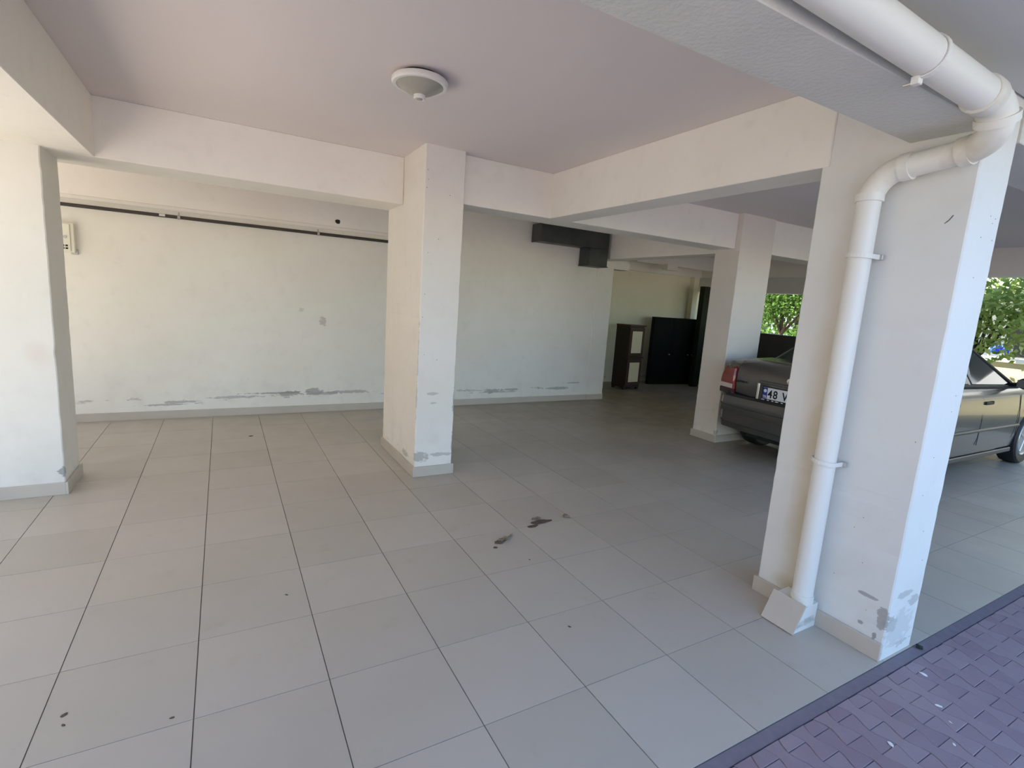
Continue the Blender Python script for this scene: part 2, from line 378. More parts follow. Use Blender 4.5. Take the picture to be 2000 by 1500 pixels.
# columns with their skirtings
def column(name, x0, x1, y0, y1, mat, sk, zt=ZC, label=None, h=0.085, p=0.015):
    c = struct(rough_column(name, x0, x1, y0, y1, 0, zt, mat), label)
    for s in sk:
        if s == 'w': box('baseboard', x0 - p, x0, y0 - (p if 's' in sk else 0), y1 + (p if 'n' in sk else 0), 0, h, M['skirting'], c, 0.002)
        if s == 'e': box('baseboard', x1, x1 + p, y0 - (p if 's' in sk else 0), y1 + (p if 'n' in sk else 0), 0, h, M['skirting'], c, 0.002)
        if s == 's': box('baseboard', x0, x1, y0 - p, y0, 0, h, M['skirting'], c, 0.002)
        if s == 'n': box('baseboard', x0, x1, y1, y1 + p, 0, h, M['skirting'], c, 0.002)
    return c
column('column_left', -0.20, 0.515, 2.477, 2.88, M['left_col'], 'sewn', ZS + 0.002)
column('column_middle', 2.82, 3.152, 2.052, 3.02, M['mid_col'], 'swen')
rc = column('column_right', 4.03, 4.312, -0.89, -0.262, M['right_col'], 'wn')
column('column_back', 6.51, 7.08, 2.06, 2.40, M['back_col'], 'swen')
struct(box('baseboard_back', -1.9, 6.53, 4.586, 4.60, 0, 0.085, M['skirting'], bev=0.002))
struct(box('baseboard_pilaster', 6.53, 6.86, 4.576, 4.59, 0, 0.085, M['skirting'], bev=0.002))
# ceilings
struct(box('ceiling', -1.9, 11.25, -0.90, 6.30, ZC, ZC + 0.25, M['ceiling']))
struct(box('ceiling_outside', -1.9, 11.25, -1.65, -0.90, 2.43, ZC + 0.25, M['slab']))
struct(box('upper_storeys', -1.9, 11.25, -1.65, 6.30, ZC + 0.25, 7.5, M['slab']))  # unseen floors, height set so their shadow covers the front
struct(box('wall_sky_block', -7.3, -7.0, -14.0, 14.0, -0.02, 5.5, paint('sky_block_paint', base=(0.66, 0.58, 0.46, 1), dark=(0.6, 0.52, 0.41, 1))))  # unseen wall added to hold back sky light from the left
struct(box('ground', -60, 60, -60, 60, -0.6, -0.32, plain('bare_earth', (0.30, 0.27, 0.21, 1), 0.95, var=0.2, ns=1)))
struct(box('yard_left', -40, -3.15, -0.9, 40, -0.3, -0.006, plain('concrete_yard', (0.50, 0.46, 0.40, 1), 0.9, var=0.1, ns=2)))
struct(box('yard_back', -3.15, 11.25, 6.3, 40, -0.3, -0.02, plain('concrete_yard', (0.50, 0.46, 0.40, 1), 0.9, var=0.1, ns=2)))
# pits in the plaster: a wall hole and small nail holes
def disc(name, c, r, axis, mat, parent=None, n=9, th=0.003, rag=0.2):
    bm = bmesh.new(); A = []; B = []
    for k in range(n):
        a = 2 * math.pi * k / n; rr = r * (1 + random.uniform(-rag, rag)); u, v = rr * math.cos(a), rr * math.sin(a)
        d = {'y': (u, 0, v), 'x': (0, u, v), 'z': (u, v, 0)}[axis]; e = {'y': (0, -th, 0), 'x': (-th, 0, 0), 'z': (0, 0, th)}[axis]
        A.append(bm.verts.new(Vector(c) + Vector(d))); B.append(bm.verts.new(Vector(c) + Vector(d) * 0.8 + Vector(e)))
    bm.faces.new(A); bm.faces.new(B)
    for k in range(n): bm.faces.new((A[k], A[(k + 1) % n], B[(k + 1) % n], B[k]))
    return bm_obj(name, bm, mat, parent)
wh = disc('wall_hole', (2.655, 4.565, 2.262), 0.028, 'y', M['black']); tag(wh, 'ragged black hole in the plaster above the thin wall pipe', 'hole')
cm = bpy.data.objects['column_middle']; cr = bpy.data.objects['column_right']
for (x, z) in ((2.95, 1.93), (2.87, 1.82), (2.855, 1.5), (2.845, 2.43), (2.85, 2.36), (2.84, 2.3), (3.03, 2.27), (2.845, 1.32), (2.98, 0.98), (2.87, 1.02)):
    disc('nail_hole', (x, 2.052, z), 0.0035, 'y', M['leaf_dry'], cm, 6, 0.001)
for (x, z) in ((4.21, 1.97), (4.26, 1.965), (4.24, 1.945), (4.16, 1.88), (4.27, 1.88), (4.17, 1.72), (4.24, 1.22), (4.23, 1.15), (4.15, 0.95), (4.12, 0.78), (4.2, 0.6), (4.25, 0.45)):
    disc('nail_hole', (x, -0.89, z), 0.0022, 'y', M['leaf_dry'], cr, 6, 0.001)
for (y, z) in ((-0.86, 1.02), (-0.72, 0.62), (-0.69, 0.56), (-0.75, 0.41), (-0.64, 0.3), (-0.8, 0.2)):
    disc('nail_hole', (4.03, y, z), 0.0022, 'x', M['leaf_dry'], cr, 6, 0.001)
tube('scratch', [(4.029, -0.835, 1.955), (4.029, -0.822, 1.935), (4.029, -0.81, 1.925)], 0.0015, M['dirt'], cr, 6)
# ------------------------------------------------------------------ paving outside
pave = struct(box('pavement', -8, 11.25, -12, -0.945, -0.25, -0.010, M['paver_bed']))
struct(box('trim_3', -8, 11.25, -0.950, -0.9, -0.2, -0.004, M['mortar'], bev=0.002))
struct(box('paving_beyond', -8, 11.25, -40, -2.7, -0.2, -0.004, M['paving_far']))
PW, PL, PA = 0.0768, 0.1536, 0.0125
def paver_outline(t0, t1, g=0.0009):
    """dog-bone paver: wide at both ends, waisted in the middle"""
    ts = [t0 + (t1 - t0) * k / 6 for k in range(7)]
    hw = lambda t: PW / 2 + PA * math.cos(2 * math.pi * t) * (1 if True else 0) - g
    y = lambda t: -t * PL
    right = [(hw(t), y(t) + (-g if t == t0 else (g if t == t1 else 0))) for t in ts]
    left = [(-x, yy) for x, yy in right[::-1]]
    return right + left
def paver_mesh(bm, t0, t1, ox=0, oy=0, z1=0.0, z0=-0.012):
    P = paver_outline(t0, t1); n = len(P); cy = sum(p[1] for p in P) / n
    top = [bm.verts.new((ox + x * 0.955, oy + cy + (y - cy) * 0.975, z1)) for x, y in P]
    mid = [bm.verts.new((ox + x, oy + y, z1 - 0.002)) for x, y in P]
    low = [bm.verts.new((ox + x, oy + y, z0)) for x, y in P]
    bm.faces.new(top)
    for A, B in ((top, mid), (mid, low)):
        for k in range(n): bm.faces.new((A[k], A[(k + 1) % n], B[(k + 1) % n], B[k]))
PM = {}
for key, (a, b) in {'full': (0, 1), 'half': (0.5, 1), 'cut_even': (0.17, 1), 'cut_odd': (0.68, 1)}.items():
    bm = bmesh.new(); paver_mesh(bm, a, b); bmesh.ops.recalc_face_normals(bm, faces=bm.faces)
    me = bpy.data.meshes.new('paver_' + key); bm.to_mesh(me); bm.free(); me.materials.append(M['paver']); PM[key] = me
rest = bmesh.new(); npv = 0
for k in range(-60, 95):
    cx = 3.757 + PW * k
    off = -1.082 if k % 2 == 0 else -1.006
    for m in range(-1 , 11):
        ytop = off - PL * m
        key = 'full'
        if ytop > -0.945:
            key = 'cut_even' if k % 2 == 0 else 'cut_odd'
        c = (cx, ytop - PL / 2, 0)
        if in_frame(c, 70) and npv < 300:
            o = bpy.data.objects.new('paver', PM[key]); link(o, pave); npv += 1
            o.location = (cx, ytop, random.gauss(0, 0.0007)); o.rotation_euler = (random.gauss(0, 0.006), random.gauss(0, 0.008), random.gauss(0, 0.006))
        else:
            paver_mesh(rest, {'full': 0, 'cut_even': 0.17, 'cut_odd': 0.68}[key], 1, cx, ytop)
o = bm_obj('pavers_rest', rest, M['paver'], pave); o['kind'] = 'stuff'
# ------------------------------------------------------------------ drain pipe on the right column
dp = thing('drain_pipe', 'white plastic drain pipe running down the right column into a tiled foot', 'pipe', (3.955, -0.545, 0))
def loc(p): return (p[0] - 3.955, p[1] + 0.545, p[2])
def dtube(name, pts, r, mat, seg=24, angle=40, parent=dp): return tube(name, [loc(p) for p in pts], r, mat, parent, seg, angle)
R1, R2 = 0.055, 0.047
hp = lambda x: (x, -0.965, 2.322 - (x - 2.9) * 0.030)
dtube('horizontal_pipe', [hp(-1.5), hp(1.0), hp(3.74)], R1, M['pvc'])
# bend at the end of the run, down and back to the column side
e0 = Vector(hp(3.74)); e1 = Vector((3.865, -0.972, 2.262)); e2 = Vector((3.93, -0.935, 2.205)); e3 = Vector((3.957, -0.845, 2.178))
dtube('elbow_socket', [hp(3.715), hp(3.72), hp(3.775), hp(3.785)], [R1 + .003, R1 + .008, R1 + .008, R1 + .003], M['pvc_dirty'])
dtube('elbow', [hp(3.76)] + arc((3.845, -0.968, 2.294), hp(3.775), (3.88, -0.968, 2.245), 6) , R1 + 0.002, M['pvc_dirty'])
dtube('collar', [(3.868, -0.968, 2.262), (3.884, -0.966, 2.238)], R1 + .010, M['pvc_dirty'])
dtube('elbow', [(3.872, -0.968, 2.255)] + arc((3.925, -0.962, 2.19), (3.882, -0.967, 2.24), (3.955, -0.87, 2.178), 8), R2 + 0.004, M['pvc_dirty'])
dtube('collar', [(3.953, -0.885, 2.180), (3.957, -0.848, 2.175)], R2 + .009, M['pvc_dirty'])
dtube('branch_pipe', [(3.955, -0.87, 2.178), (3.957, -0.66, 2.155)], R2, M['pvc_dirty'])
dtube('collar', [(3.957, -0.690, 2.158), (3.957, -0.652, 2.154)], R2 + .008, M['pvc_dirty'])
dtube('elbow', [(3.957, -0.675, 2.157)] + arc((3.957, -0.575, 2.145), (3.957, -0.655, 2.154), (3.957, -0.545, 2.055), 8), R2 + 0.003, M['pvc_dirty'])
dtube('collar', [(3.957, -0.545, 2.063), (3.957, -0.545, 2.030)], R2 + .008, M['pvc'])
dtube('vertical_pipe', [(3.957, -0.545, 2.05), (3.957, -0.548, 1.0), (3.955, -0.55, 0.10)], R2, M['pvc'])
dtube('collar', [(3.955, -0.55, 0.165), (3.955, -0.55, 0.12)], R2 + .005, M['pvc_dirty'])
# clamps: band, foot and screw
def vclamp(z, tilt):
    pts = []
    for k in range(13):
        a = math.pi * k / 12 + math.pi / 2
        pts.append(loc((3.957 + (R2 + .004) * math.cos(a), -0.547 + (R2 + .004) * math.sin(a), z + tilt * math.sin(a))))
    pts = [loc((4.028, -0.547 + R2 + .008, z + tilt))] + pts + [loc((4.028, -0.547 - R2 - .008, z - tilt))]
    bm = bmesh.new(); rows = []
    for i, p in enumerate(pts):
        c = Vector(loc((3.957, -0.547, z))); d = (Vector(p) - c); d.z = 0; d.normalize()
        q = [Vector(p) + Vector((0, 0, s)) + d * e for s, e in ((-.010, 0), (.010, 0), (.010, .005), (-.010, .005))]
        rows.append([bm.verts.new(v) for v in q])
    for i in range(len(rows) - 1):
        for k in range(4): bm.faces.new((rows[i][k], rows[i][(k + 1) % 4], rows[i + 1][(k + 1) % 4], rows[i + 1][k]))
    bm.faces.new(rows[0]); bm.faces.new(rows[-1])
    o = bm_obj('clamp', bm, M['pvc'], dp)
    box('clamp_lug', 4.004 - 3.955, 4.026 - 3.955, R2 + .002, R2 + .022, z + tilt - .011, z + tilt + .011, M['zinc'], o, 0.002)
    box('clamp_lug', 4.004 - 3.955, 4.026 - 3.955, -R2 - .024, -R2 - .004, z - tilt - .011, z - tilt + .011, M['zinc'], o, 0.002)
    tube('screw', [(4.01 - 3.955, R2 + .03, z + tilt), (4.01 - 3.955, R2 + .0, z + tilt)], 0.004, M['zinc'], o, 8)
vclamp(1.80, 0.004); vclamp(0.845, 0.004)
def hclamp(x):
    c = Vector(hp(x)); bm = bmesh.new(); rows = []
    for k in range(15):
        a = math.pi * (k / 14) * 1.12 + math.pi * 0.44
        d = Vector((0, math.cos(a), math.sin(a)))
        p = c + d * (R1 + .001)
        rows.append([bm.verts.new(Vector(loc(p + Vector((s, 0, 0)) + d * e))) for s, e in ((-.011, 0), (.011, 0), (.011, .004), (-.011, .004))])
    for i in range(len(rows) - 1):
        for k in range(4): bm.faces.new((rows[i][k], rows[i][(k + 1) % 4], rows[i + 1][(k + 1) % 4], rows[i + 1][k]))
    bm.faces.new(rows[0]); bm.faces.new(rows[-1])
    o = bm_obj('clamp', bm, M['pvc'], dp)
    a = Vector(loc((x, -0.948, c.z - R1 - .002))); b = Vector(loc((x, -0.915, c.z + R1 + .004)))
    box('clamp_lug', a.x - .012, a.x + .012, a.y - .012, a.y + .012, a.z - .018, a.z + .006, M['pvc'], o, .002)
    tube('screw', [(a.x, a.y + .012, a.z - .010), (a.x, a.y + .035, a.z - .010)], .005, M['zinc'], o, 8)
    for s in (-.007, .007): tube('screw', [(b.x + s, b.y - .02, b.z - .012), (b.x + s, b.y - .02, b.z + .022)], .0035, M['zinc'], o, 8)
hclamp(3.335); hclamp(1.9)
# tiled foot of the pipe: sloping slab front, plastered cheek
bm = bmesh.new()
prof = [(3.83, 0.0), (4.014, 0.0), (4.014, 0.125), (3.90, 0.120)]      # x,z : sloping front face
A = [bm.verts.new(loc((x, -0.600, z))) for x, z in prof]; B = [bm.verts.new(loc((x, -0.445, z))) for x, z in prof]
bm.faces.new(A); bm.faces.new(B)
for k in range(4): bm.faces.new((A[k], A[(k + 1) % 4], B[(k + 1) % 4], B[k]))
ft = bm_obj('pipe_foot', bm, M['right_col'], dp)
d = Vector((0.07, 0, 0.12)).normalized(); nrm = Vector((-d.z, 0, d.x))
bm = bmesh.new(); q = []
for y in (-0.607, -0.440):
    for s in (0.0, 0.152):
        for e in (0.002, 0.012): q.append(bm.verts.new(Vector(loc((3.83, y, 0.001))) + d * s + nrm * e))
bmesh.ops.convex_hull(bm, input=q); bm_obj('foot_tile', bm, M['skirting'], ft)
# ------------------------------------------------------------------ thin dark pipe on the back wall
wp = thing('wall_pipe', 'thin dark steel pipe clipped along the top of the back wall', 'pipe', (1.5, 4.54, 2.10))
tube('pipe', [(-3.3, 0, 0), (1.75, 0, 0)], 0.017, M['pipe_dark'], wp, 14)
for x in (1.10, 2.44):
    c = lathe('pipe_clip', [(0.018, -0.012), (0.023, -0.012), (0.023, 0.012), (0.018, 0.012)], M['zinc'], wp, 14, 'X', (x - 1.5, 0, 0))
    tube('clip_stem', [(x - 1.5, 0, 0.018), (x - 1.5, 0, 0.045), (x - 1.5, 0.05, 0.045)], 0.005, M['zinc'], c, 8)
tube('paint_fleck', [(0.935 - 1.5, -0.004, 0.001), (0.985 - 1.5, -0.004, 0.001)], 0.0145, M['white_plastic'], wp, 12)
# wall box behind the left column
wb = thing('switch_box', 'cream plastic switch box on the back wall beside the left column', 'electric box', (0.17, 4.60, 1.80))
box('case', -0.085, 0.09, -0.06, 0.0, -0.135, 0.135, M['cream_plastic'], wb, 0.008, 2)
box('cover', -0.08, 0.062, -0.072, -0.06, -0.125, 0.125, M['cream_plastic'], wb, 0.004, 1)
box('lower_flange', 0.05, 0.105, -0.02, 0.0, -0.15, -0.10, M['zinc'], wb, 0.003)
lathe('knob', [(0.0, -0.082), (0.013, -0.081), (0.014, -0.072)], M['zinc'], wb, 14, 'Y', (0.025, 0, 0.005))
for dz in (-0.075, -0.10):
    box('slot', -0.002, 0.016, -0.0745, -0.072, dz - .008, dz + .008, M['black'], wb)
    box('slot', 0.024, 0.042, -0.0745, -0.072, dz - .008, dz + .008, M['black'], wb)
# duct
du = thing('sheet_metal_duct', 'dark grey sheet metal duct with a drop leg under the beam on the back wall', 'duct', (5.9, 4.6, 2.4))
def dbox(n, x0, x1, y0, y1, z0, z1, b=0.003, p=du, m='duct'): return box(n, x0 - 5.9, x1 - 5.9, y0 - 4.6, y1 - 4.6, z0 - 2.4, z1 - 2.4, M[m], p, b)
dbox('horizontal_duct', 5.32, 6.50, 4.33, 4.585, 2.332, 2.56)
dbox('drop_duct', 6.16, 6.50, 4.335, 4.585, 2.075, 2.345)
dbox('flange', 6.150, 6.512, 4.325, 4.585, 2.070, 2.085); dbox('flange', 5.305, 5.325, 4.322, 4.585, 2.325, 2.57)
dbox('bottom_lip', 5.32, 6.30, 4.325, 4.335, 2.326, 2.340)
# ------------------------------------------------------------------ ceiling lamp
lp = thing('ceiling_light', 'round white ceiling light with cone shade and sensor tip', 'ceiling light', (2.388, 0.935, ZC))
lathe('gap_shade_plate', [(0.05, 0.0), (0.105, 0.0), (0.105, -0.022), (0.05, -0.022)], M['black'], lp, 32)  # black plate stands in for the shadowed gap behind the rim
lathe('rim', [(0.112, -0.022), (0.140, -0.020), (0.1455, -0.028), (0.1455, -0.042), (0.138, -0.050), (0.122, -0.050), (0.118, -0.044)], M['white_plastic'], lp, 48)
sh = lathe('glass_shade', [(0.122, -0.046), (0.10, -0.062), (0.07, -0.079), (0.04, -0.092), (0.025, -0.097)], M['lamp_glass'], lp, 48)
lathe('sensor_ring', [(0.020, -0.094), (0.031, -0.094), (0.031, -0.110), (0.026, -0.114), (0.019, -0.112)], M['white_plastic'], sh, 28)
lathe('sensor_lens', [(0.020, -0.108), (0.014, -0.115), (0.004, -0.118)], M['lamp_glass'], sh, 20)
# ------------------------------------------------------------------ furniture in the recess
def box_l(n, *a, m, p, b=0.002): return box(n, *a, M[m], p, b)
cb = thing('wooden_cupboard', 'narrow dark wooden cupboard with two cream panelled doors', 'cupboard', (7.90, 5.22, 0), math.radians(6))
CW, CDp, CH = 0.41, 0.34, 1.20
box_l('carcass', 0.0, CW, 0.02, CDp, 0.04, CH - 0.025, m='wood_side', p=cb)
box_l('top_board', -0.01, CW + 0.015, -0.012, CDp, CH - 0.025, CH, m='wood', p=cb)
for x in (0.0, CW - 0.05):
    for y in (0.03, CDp - 0.05): box_l('foot', x, x + 0.05, y, y + 0.04, 0, 0.05, m='wood_side', p=cb)
for (z0, z1, nm) in ((0.09, 0.57, 0), (0.63, 1.145, 1)):
    d = box_l('door', 0.012, CW - 0.012, 0.0, 0.02, z0, z1, m='wood', p=cb)
    s = 0.0 if nm else -0.0
    box_l('door_panel', 0.062, CW - 0.075, -0.006, 0.001, z0 + 0.055, z1 - 0.06, m='cream_panel', p=d)
    for (a0, a1, b0, b1) in ((0.05, 0.062, z0 + .045, z1 - .05), (CW - .075, CW - .063, z0 + .045, z1 - .05), (0.062, CW - .075, z1 - .06, z1 - .05), (0.062, CW - .075, z0 + .045, z0 + .055)):
        box_l('moulding', a0, a1, -0.010, 0.0, b0, b1, m='wood', p=d, b=0.001)
    lathe('knob', [(0.0, -0.03), (0.009, -0.028), (0.010, -0.02), (0.004, -0.014), (0.004, 0.0)], M['zinc'], d, 12, 'Y', (CW - 0.035, 0, (z0 + z1) / 2))
box_l('drawer_ledge', -0.005, CW + 0.005, -0.02, 0.04, 0.585, 0.60, m='wood', p=cb)
box_l('drawer_ledge', 0.0, CW, -0.008, 0.04, 0.605, 0.622, m='wood', p=cb)
wd = thing('black_wardrobe', 'wide low black shallow wardrobe standing in the recess', 'wardrobe', (8.95, 5.70, 0), math.radians(-7))
WW, WD, WH = 1.42, 0.10, 1.36
box_l('carcass', 0, WW, 0.02, WD, 0.0, WH, m='locker', p=wd)
box_l('plinth', 0.01, WW - .01, 0.008, 0.03, 0.0, 0.06, m='locker', p=wd)
for k in range(3):
    w3 = WW / 3; d = box_l('door', k * w3 + 0.004, (k + 1) * w3 - 0.004, 0.0, 0.02, 0.065, WH - 0.012, m='locker', p=wd)
    box_l('door_field', k * w3 + 0.06, (k + 1) * w3 - 0.06, -0.004, 0.002, 0.14, WH - 0.1, m='locker', p=d)
    lathe('knob', [(0.0, -0.028), (0.011, -0.024), (0.009, -0.012), (0.004, 0.0)], M['zinc'], d, 12, 'Y', (k * w3 + (0.07 if k == 2 else w3 - 0.04), 0, 0.62))
tl = thing('tall_locker', 'tall dark olive locker between the wardrobe and the back column', 'locker', (9.79, 5.30, 0), math.radians(-4))
box_l('carcass', 0, 0.62, 0.02, 0.12, 0.0, 2.02, m='locker2', p=tl)
d = box_l('door', 0.006, 0.614, 0.0, 0.02, 0.05, 2.01, m='locker2', p=tl)
box_l('handle', 0.50, 0.515, -0.015, 0.0, 0.95, 1.08, m='zinc', p=d)
box_l('light_edge', 0.155, 0.165, -0.003, 0.02, 0.0, 2.02, m='zinc', p=tl, b=0.0)
# ------------------------------------------------------------------ the parked saloon car
paintm = NT('grey_metallic_paint', 0.24, 0.5, 0.45)
paintm.col(paintm.mix(paintm.noise(3, 3), (0.105, 0.10, 0.094, 1), (0.12, 0.114, 0.107, 1))); paintm.b.inputs['Coat Weight'].default_value = 0.3; paintm.b.inputs['Coat Roughness'].default_value = 0.06
M['car'] = paintm.m
M['car_dark'] = plain('dark_bumper_paint', (0.085, 0.082, 0.076, 1), 0.4, 0.4, 0.3)
M['trim'] = plain('black_rubber_trim', (0.018, 0.018, 0.019, 1), 0.55, 0.4)
M['glass'] = plain('tinted_car_glass', (0.018, 0.028, 0.024, 1), 0.04, 0.5, 0.0, var=0.02)
M['chrome'] = plain('chrome', (0.75, 0.75, 0.73, 1), 0.14, 0.5, 1.0, var=0.02)
M['alloy'] = plain('silver_wheel', (0.5, 0.5, 0.5, 1), 0.35, 0.5, 0.8, var=0.05)
M['red_lens'] = plain('red_lens', (0.30, 0.03, 0.02, 1), 0.15, 0.6, 0.0, var=0.1)
M['smoke_lens'] = plain('dark_red_lens', (0.045, 0.008, 0.008, 1), 0.15, 0.6)
M['clear_lens'] = plain('clear_lens', (0.72, 0.62, 0.58, 1), 0.15, 0.6)
M['plate'] = plain('white_plate', (0.80, 0.81, 0.82, 1), 0.4, 0.4, var=0.02)
M['plate_blue'] = plain('plate_blue', (0.02, 0.055, 0.32, 1), 0.4, 0.4)
M['ink'] = plain('plate_black', (0.012, 0.012, 0.014, 1), 0.5)
car = thing('saloon_car', 'grey saloon car parked behind the drain-pipe column, tail towards the camera', 'car', (6.22, 1.09, 0))
ST = [(0.075, .46, .93, .70), (0.085, .40, .985, .775), (0.13, .33, 1.015, .815), (0.25, .28, 1.035, .835), (0.55, .22, 1.045, .848), (0.9, .20, 1.0, .85), (1.4, .19, .955, .852), (2.2, .19, .945, .852),
      (2.9, .19, .945, .848), (3.3, .20, .925, .84), (3.75, .22, .845, .82), (4.03, .27, .765, .77), (4.17, .34, .68, .68), (4.21, .42, .60, .56)]
def section(zb, zt, hw):
    h = zt - zb
    return [(0, zb), (hw * .55, zb), (hw * .88, zb + .015), (hw * .965, zb + .06), (hw * .99, zb + .3 * h), (hw, zb + .52 * h), (hw * .995, zb + .68 * h), (hw * .982, zb + .84 * h), (hw * .962, zb + .935 * h), (hw * .92, zb + .985 * h), (hw * .75, zt), (hw * .35, zt + .006), (0, zt + .01)]
bm = bmesh.new(); rings = []
for (x, zb, zt, hw) in ST:
    s = section(zb, zt, hw); pts = [(x, y, z) for y, z in s] + [(x, -y, z) for y, z in s[-2:0:-1]]
    rings.append([bm.verts.new(p) for p in pts])
n = len(rings[0])
for i in range(len(rings) - 1):
    for k in range(n): bm.faces.new((rings[i][k], rings[i][(k + 1) % n], rings[i + 1][(k + 1) % n], rings[i + 1][k]))
bm.faces.new(rings[0]); bm.faces.new(rings[-1])
body = bm_obj('body', bm, M['car'], car, True, angle=38)
WHEELS = [(0.80, 1), (0.80, -1), (3.41, 1), (3.41, -1)]
def cut(o, x, s):
    bm = bmesh.new(); lathe_bm([(0.355, -0.14), (0.355, 0.14)], 28, bm, 'Y', (x, s * 0.80, 0.31)); bmesh.ops.recalc_face_normals(bm, faces=bm.faces)
    me = bpy.data.meshes.new('c'); bm.to_mesh(me); bm.free(); c = bpy.data.objects.new('c', me); COL.objects.link(c)
    c.location = car.location
    md = o.modifiers.new('b', 'BOOLEAN'); md.operation = 'DIFFERENCE'; md.object = c; md.solver = 'EXACT'
    return c
cs = [cut(body, x, s) for x, s in WHEELS]
bpy.context.view_layer.update()
dg = bpy.context.evaluated_depsgraph_get()
nm = bpy.data.meshes.new_from_object(body.evaluated_get(dg)); body.modifiers.clear(); body.data = nm
for c in cs:
    me = c.data; bpy.data.objects.remove(c); bpy.data.meshes.remove(me)
for p in body.data.polygons: p.use_smooth = True
body.data.set_sharp_from_angle(angle=math.radians(32))
# greenhouse
Bz = 0.95
base = [(0.60, .60, 1.03), (0.80, .775, .985), (2.86, .785, .935), (3.12, .56, .955)]
roof = [(1.26, .47, 1.395), (1.36, .565, 1.375), (1.98, .575, 1.375), (2.13, .48, 1.39)]
V = []; F = []
for (x, y, z) in base: V += [(x, y, z), (x, -y, z)]
for (x, y, z) in roof: V += [(x, y, z), (x, -y, z)]
for (x, y, z) in roof: V += [(x + (1.68 - x) * .25, y * .72, z + .03), (x + (1.68 - x) * .25, -y * .72, z + .03)]
for i in range(3):
    a, b = 2 * i, 2 * i + 2
    F += [(a, b, b + 8, a + 8), (a + 1, a + 9, b + 9, b + 1), (a + 8, b + 8, b + 16, a + 16), (a + 9, a + 17, b + 17, b + 9), (a + 16, b + 16, b + 17, a + 17)]
F += [(0, 8, 9, 1), (6, 7, 15, 14), (8, 16, 17, 9), (14, 15, 23, 22)]
gh = mesh_obj('roof', V, F, M['car'], car)
bmr = bmesh.new(); bmr.from_mesh(gh.data); bmesh.ops.recalc_face_normals(bmr, faces=bmr.faces)
bmesh.ops.bevel(bmr, geom=[e for e in bmr.edges if not e.is_boundary], offset=0.025, segments=2, affect='EDGES'); bmr.to_mesh(gh.data); bmr.free()
for p in gh.data.polygons: p.use_smooth = True
gh.data.set_sharp_from_angle(angle=math.radians(14))
def pane(name, q, inset, off, mat, parent):
    q = [Vector(p) for p in q]; c = sum(q, Vector()) / 4; nrm = (q[1] - q[0]).cross(q[3] - q[0]).normalized()
    if nrm.dot(c - Vector((1.7, 0, 1.1))) < 0: nrm = -nrm
    def ring(ins): return [p + (c - p) * ins for p in q]
    V = [p + nrm * off for p in ring(inset)] + [p + nrm * (off - 0.006) for p in ring(inset)]
    F = [(0, 1, 2, 3), (4, 7, 6, 5)] + [(k, (k + 1) % 4, 4 + (k + 1) % 4, 4 + k) for k in range(4)]
    o = mesh_obj(name, V, F, mat, parent)
    V2 = [p + nrm * (off - 0.003) for p in ring(inset - 0.045)] + [p + nrm * (off - 0.008) for p in ring(inset - 0.045)]
    mesh_obj('window_seal', V2, F, M['trim'], o); return o
lerp = lambda a, b, t: tuple(a[i] + (b[i] - a[i]) * t for i in range(3))
pane('rear_window', [(base[0][0], .6, base[0][2]), (base[0][0], -.6, base[0][2]), (roof[0][0], -.47, 1.395), (roof[0][0], .47, 1.395)], 0.10, 0.006, M['glass'], car)
pane('windshield', [(base[3][0], .56, base[3][2]), (base[3][0], -.56, base[3][2]), (roof[3][0], -.48, 1.39), (roof[3][0], .48, 1.39)], 0.06, 0.006, M['glass'], car)
